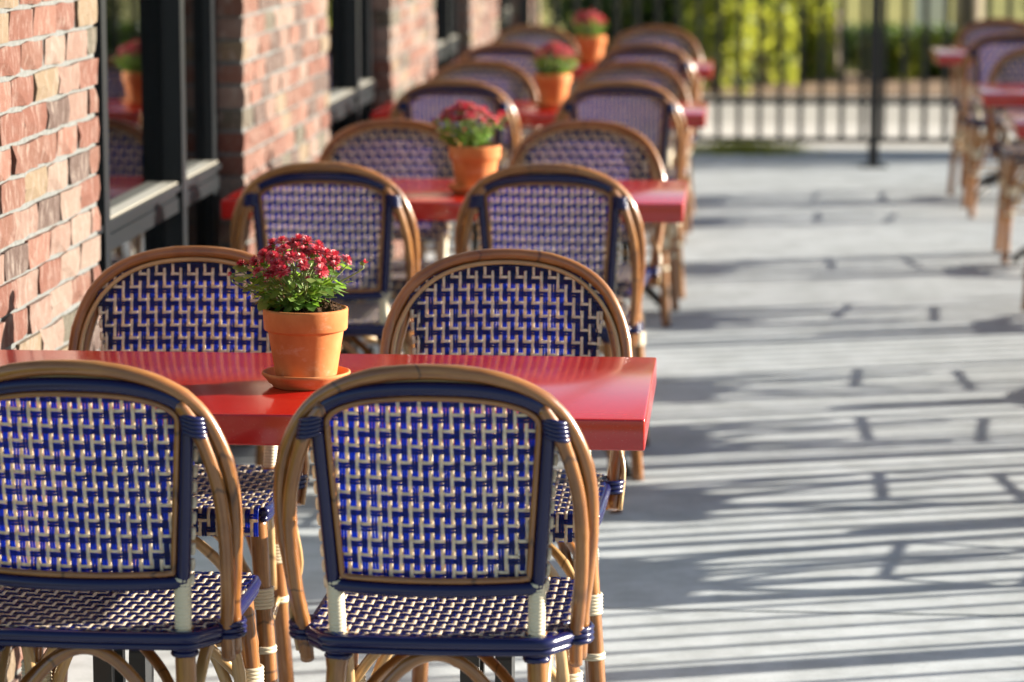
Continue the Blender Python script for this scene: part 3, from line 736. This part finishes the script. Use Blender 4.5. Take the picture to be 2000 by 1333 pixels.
# ------------------------------------------------------------------ fences
def fence(name, label, p0, p1, height, rails, spacing, post_every, pw=.0095, group=None):
    p0, p1 = Vector(p0), Vector(p1); Lf = (p1-p0).length; d = (p1-p0)/Lf
    root = empty(name, p0, math.atan2(d.y, d.x)); tag(root, label, 'fence', group)
    for z in rails: MB().box(0, Lf, -.016, .016, z-.016, z+.016).build('rail', M_BLACK, root, False)
    pk = MB().box(-pw, pw, -pw, pw, .06, height).me('picket', False); pk.materials.append(M_BLACK)
    po = MB().box(-.032, .032, -.032, .032, -.012, height+.06).box(-.037, .037, -.037, .037, height+.06, height+.075).me('post', False); po.materials.append(M_BLACK)
    k = 0; x = spacing*.5
    while x < Lf:
        o = link('picket', pk, None, root); o.location = (x, 0, 0); x += spacing
    x = 0
    while x <= Lf+.01:
        o = link('post', po, None, root); o.location = (x, 0, 0); x += post_every
fence('picket_fence', 'black metal picket fence closing the far end of the terrace', (-1.30, 18.05, 0), (3.2, 18.05, 0), 1.22, (.055, .285, 1.10), .122, 4.5, .015)
fence('picket_fence', 'black metal picket fence along the terrace, throwing striped shadows', (3.2, 2.6, 0), (3.2, 17.95, 0), 1.22, (.055, .285, 1.10), .110, 2.19)
pr = empty('steel_post', (.736, 16.95, 0)); tag(pr, 'square black steel post standing on the terrace before the far fence', 'post')
MB().box(-.028, .028, -.028, .028, .012, 2.6).build('shaft', M_BLACK, pr, False)
MB().box(-.075, .075, -.075, .075, 0, .012).build('base_plate', M_BLACK, pr, False)

# ------------------------------------------------------------------ planting beyond the fence
def leaf_cloud(n, sampler, size, seed):
    rs = np.random.RandomState(seed); P = sampler(rs, n)
    d = rs.normal(size=(n, 3)); d /= np.linalg.norm(d, axis=1)[:, None]; e = np.cross(d, rs.normal(size=(n, 3))); e /= np.linalg.norm(e, axis=1)[:, None]
    s = size*rs.uniform(.6, 1.3, size=(n, 1))
    V = np.stack([P-d*s, P+e*s*.42, P+d*s, P-e*s*.42], 1).reshape(-1, 3)
    return mesh('foliage', V, [(4*i, 4*i+1, 4*i+2, 4*i+3) for i in range(n)], False)
def shrub(x, y, rx, h, m, seed, label, n=2600, size=.055, group='shrubs beyond the fence'):
    root = empty('leafy_shrub', (x, y, -.03)); tag(root, label, 'shrub', group)
    rs0 = np.random.RandomState(seed); cl = [(rs0.uniform(-rx, rx)*.75, rs0.uniform(-rx, rx)*.6, h*rs0.uniform(.03, .95)) for _ in range(40)]
    def smp(rs, n):
        c = np.array(cl)[rs.randint(0, len(cl), n)]; q = rs.normal(size=(n, 3))*np.array((rx*.24, rx*.24, h*.085)); p = c+q; p[:, 2] = np.abs(p[:, 2])+.02; return p
    me = leaf_cloud(n, smp, size, seed); link('foliage', me, m, root)['kind'] = 'stuff'
    b = MB()
    for c in cl[:9]: b.tube(spline([(c[0]*.15, c[1]*.15, 0), (c[0]*.5, c[1]*.5, c[2]*.5), c], 6), np.linspace(.016, .005, 6), 5)
    b.build('stems', M_BARK, root)
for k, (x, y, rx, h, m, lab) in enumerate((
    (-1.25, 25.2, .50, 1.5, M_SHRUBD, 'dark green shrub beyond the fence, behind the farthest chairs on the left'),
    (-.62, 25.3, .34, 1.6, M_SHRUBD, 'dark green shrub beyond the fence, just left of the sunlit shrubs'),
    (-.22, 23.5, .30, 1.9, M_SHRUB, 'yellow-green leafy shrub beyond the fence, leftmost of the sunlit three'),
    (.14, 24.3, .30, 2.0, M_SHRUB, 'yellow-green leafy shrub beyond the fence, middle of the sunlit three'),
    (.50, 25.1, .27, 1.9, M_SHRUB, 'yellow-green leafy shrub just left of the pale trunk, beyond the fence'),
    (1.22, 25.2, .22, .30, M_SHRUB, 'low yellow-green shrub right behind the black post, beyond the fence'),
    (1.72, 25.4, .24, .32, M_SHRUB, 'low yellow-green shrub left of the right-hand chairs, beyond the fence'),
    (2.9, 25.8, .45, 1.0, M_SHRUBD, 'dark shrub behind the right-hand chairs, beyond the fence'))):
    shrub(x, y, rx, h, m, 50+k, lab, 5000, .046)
gp = empty('grass_patch', (.02, 17.80, -.002)); tag(gp, 'loose patch of bright green grass at the foot of the far fence', 'grass'); gp['kind'] = 'stuff'
_v = []; _rs = random.Random(3)
for _ in range(1500):
    x, y = _rs.gauss(0, .16), _rs.gauss(0, .08); a = _rs.uniform(0, 6.28); h = _rs.uniform(.03, .085); w = .004; t = _rs.uniform(.01, .05)
    _v += [(x-w*math.cos(a), y-w*math.sin(a), 0), (x+w*math.cos(a), y+w*math.sin(a), 0), (x+t*math.sin(a), y-t*math.cos(a), h)]
link('blades', mesh('blades', _v, [(3*i, 3*i+1, 3*i+2) for i in range(1500)], False), M_SHRUB, gp)
hd = empty('lawn_shade_band', (2.0, 27.6, -.05)); tag(hd, 'low dark hedge at the edge of the far lawn', 'greenery')  # dark leaf band added in place of the shade lying on the lawn
def hsm(rs, n): return rs.uniform(-1, 1, size=(n, 3))*np.array((1.6, .35, .17)) + np.array((0, 0, .19))
link('foliage', leaf_cloud(6000, hsm, .04, 77), M_SHRUBD, hd)['kind'] = 'stuff'
ub = empty('pale_block', (2.08, 34, -.06)); tag(ub, 'pale grey cabinet standing in for an unidentified white shape on the far lawn', 'block')  # plain pale block added for a white shape of unknown kind
bevel_box('block_body', .34, .5, 1.2, .02, M_WHITE, ub, 2, (0, 0, .62)); bevel_box('block_plinth', .38, .54, .06, .01, M_WALK, ub, 2, (0, 0, .03))
def tree(x, y, r, h, seed, label):
    root = empty('tree', (x, y, -.04)); tag(root, label, 'tree', 'trees beyond the fence')
    b = MB(); S = spline([(0, 0, 0), (.03, .02, h*.3), (-.03, 0, h*.6), (0, .03, h)], 20); b.tube(S, np.linspace(r, r*.4, 20), 10)
    rs = random.Random(seed); ends = []
    for k in range(9):
        a = rs.uniform(0, 6.28); z = h*rs.uniform(.74, .97); e = (2.0*math.cos(a), 2.0*math.sin(a), z+rs.uniform(.5, 1.3)); ends.append(e)
        b.tube(spline([(0, 0, z), (e[0]*.5, e[1]*.5, z+.35), e], 8), np.linspace(r*.4, .01, 8), 6)
    b.build('trunk', M_BARK, root)
    def smp(rs, n):
        c = np.array(ends)[rs.randint(0, len(ends), n)]*np.array((.85, .85, 1)); return c + rs.normal(size=(n, 3))*np.array((.7, .7, .6))
    link('crown', leaf_cloud(7000, smp, .11, seed), M_SHRUB, root)['kind'] = 'stuff'
tree(.73, 25.5, .085, 17, 4, 'young tree with a pale trunk beyond the fence, right of the shrubs')
tree(-.50, 26.2, .13, 18, 8, 'dark trunked tree beyond the fence, behind the far chairs')
tree(1.98, 27.0, .13, 18, 9, 'tree with dark trunk behind the right-hand chairs')
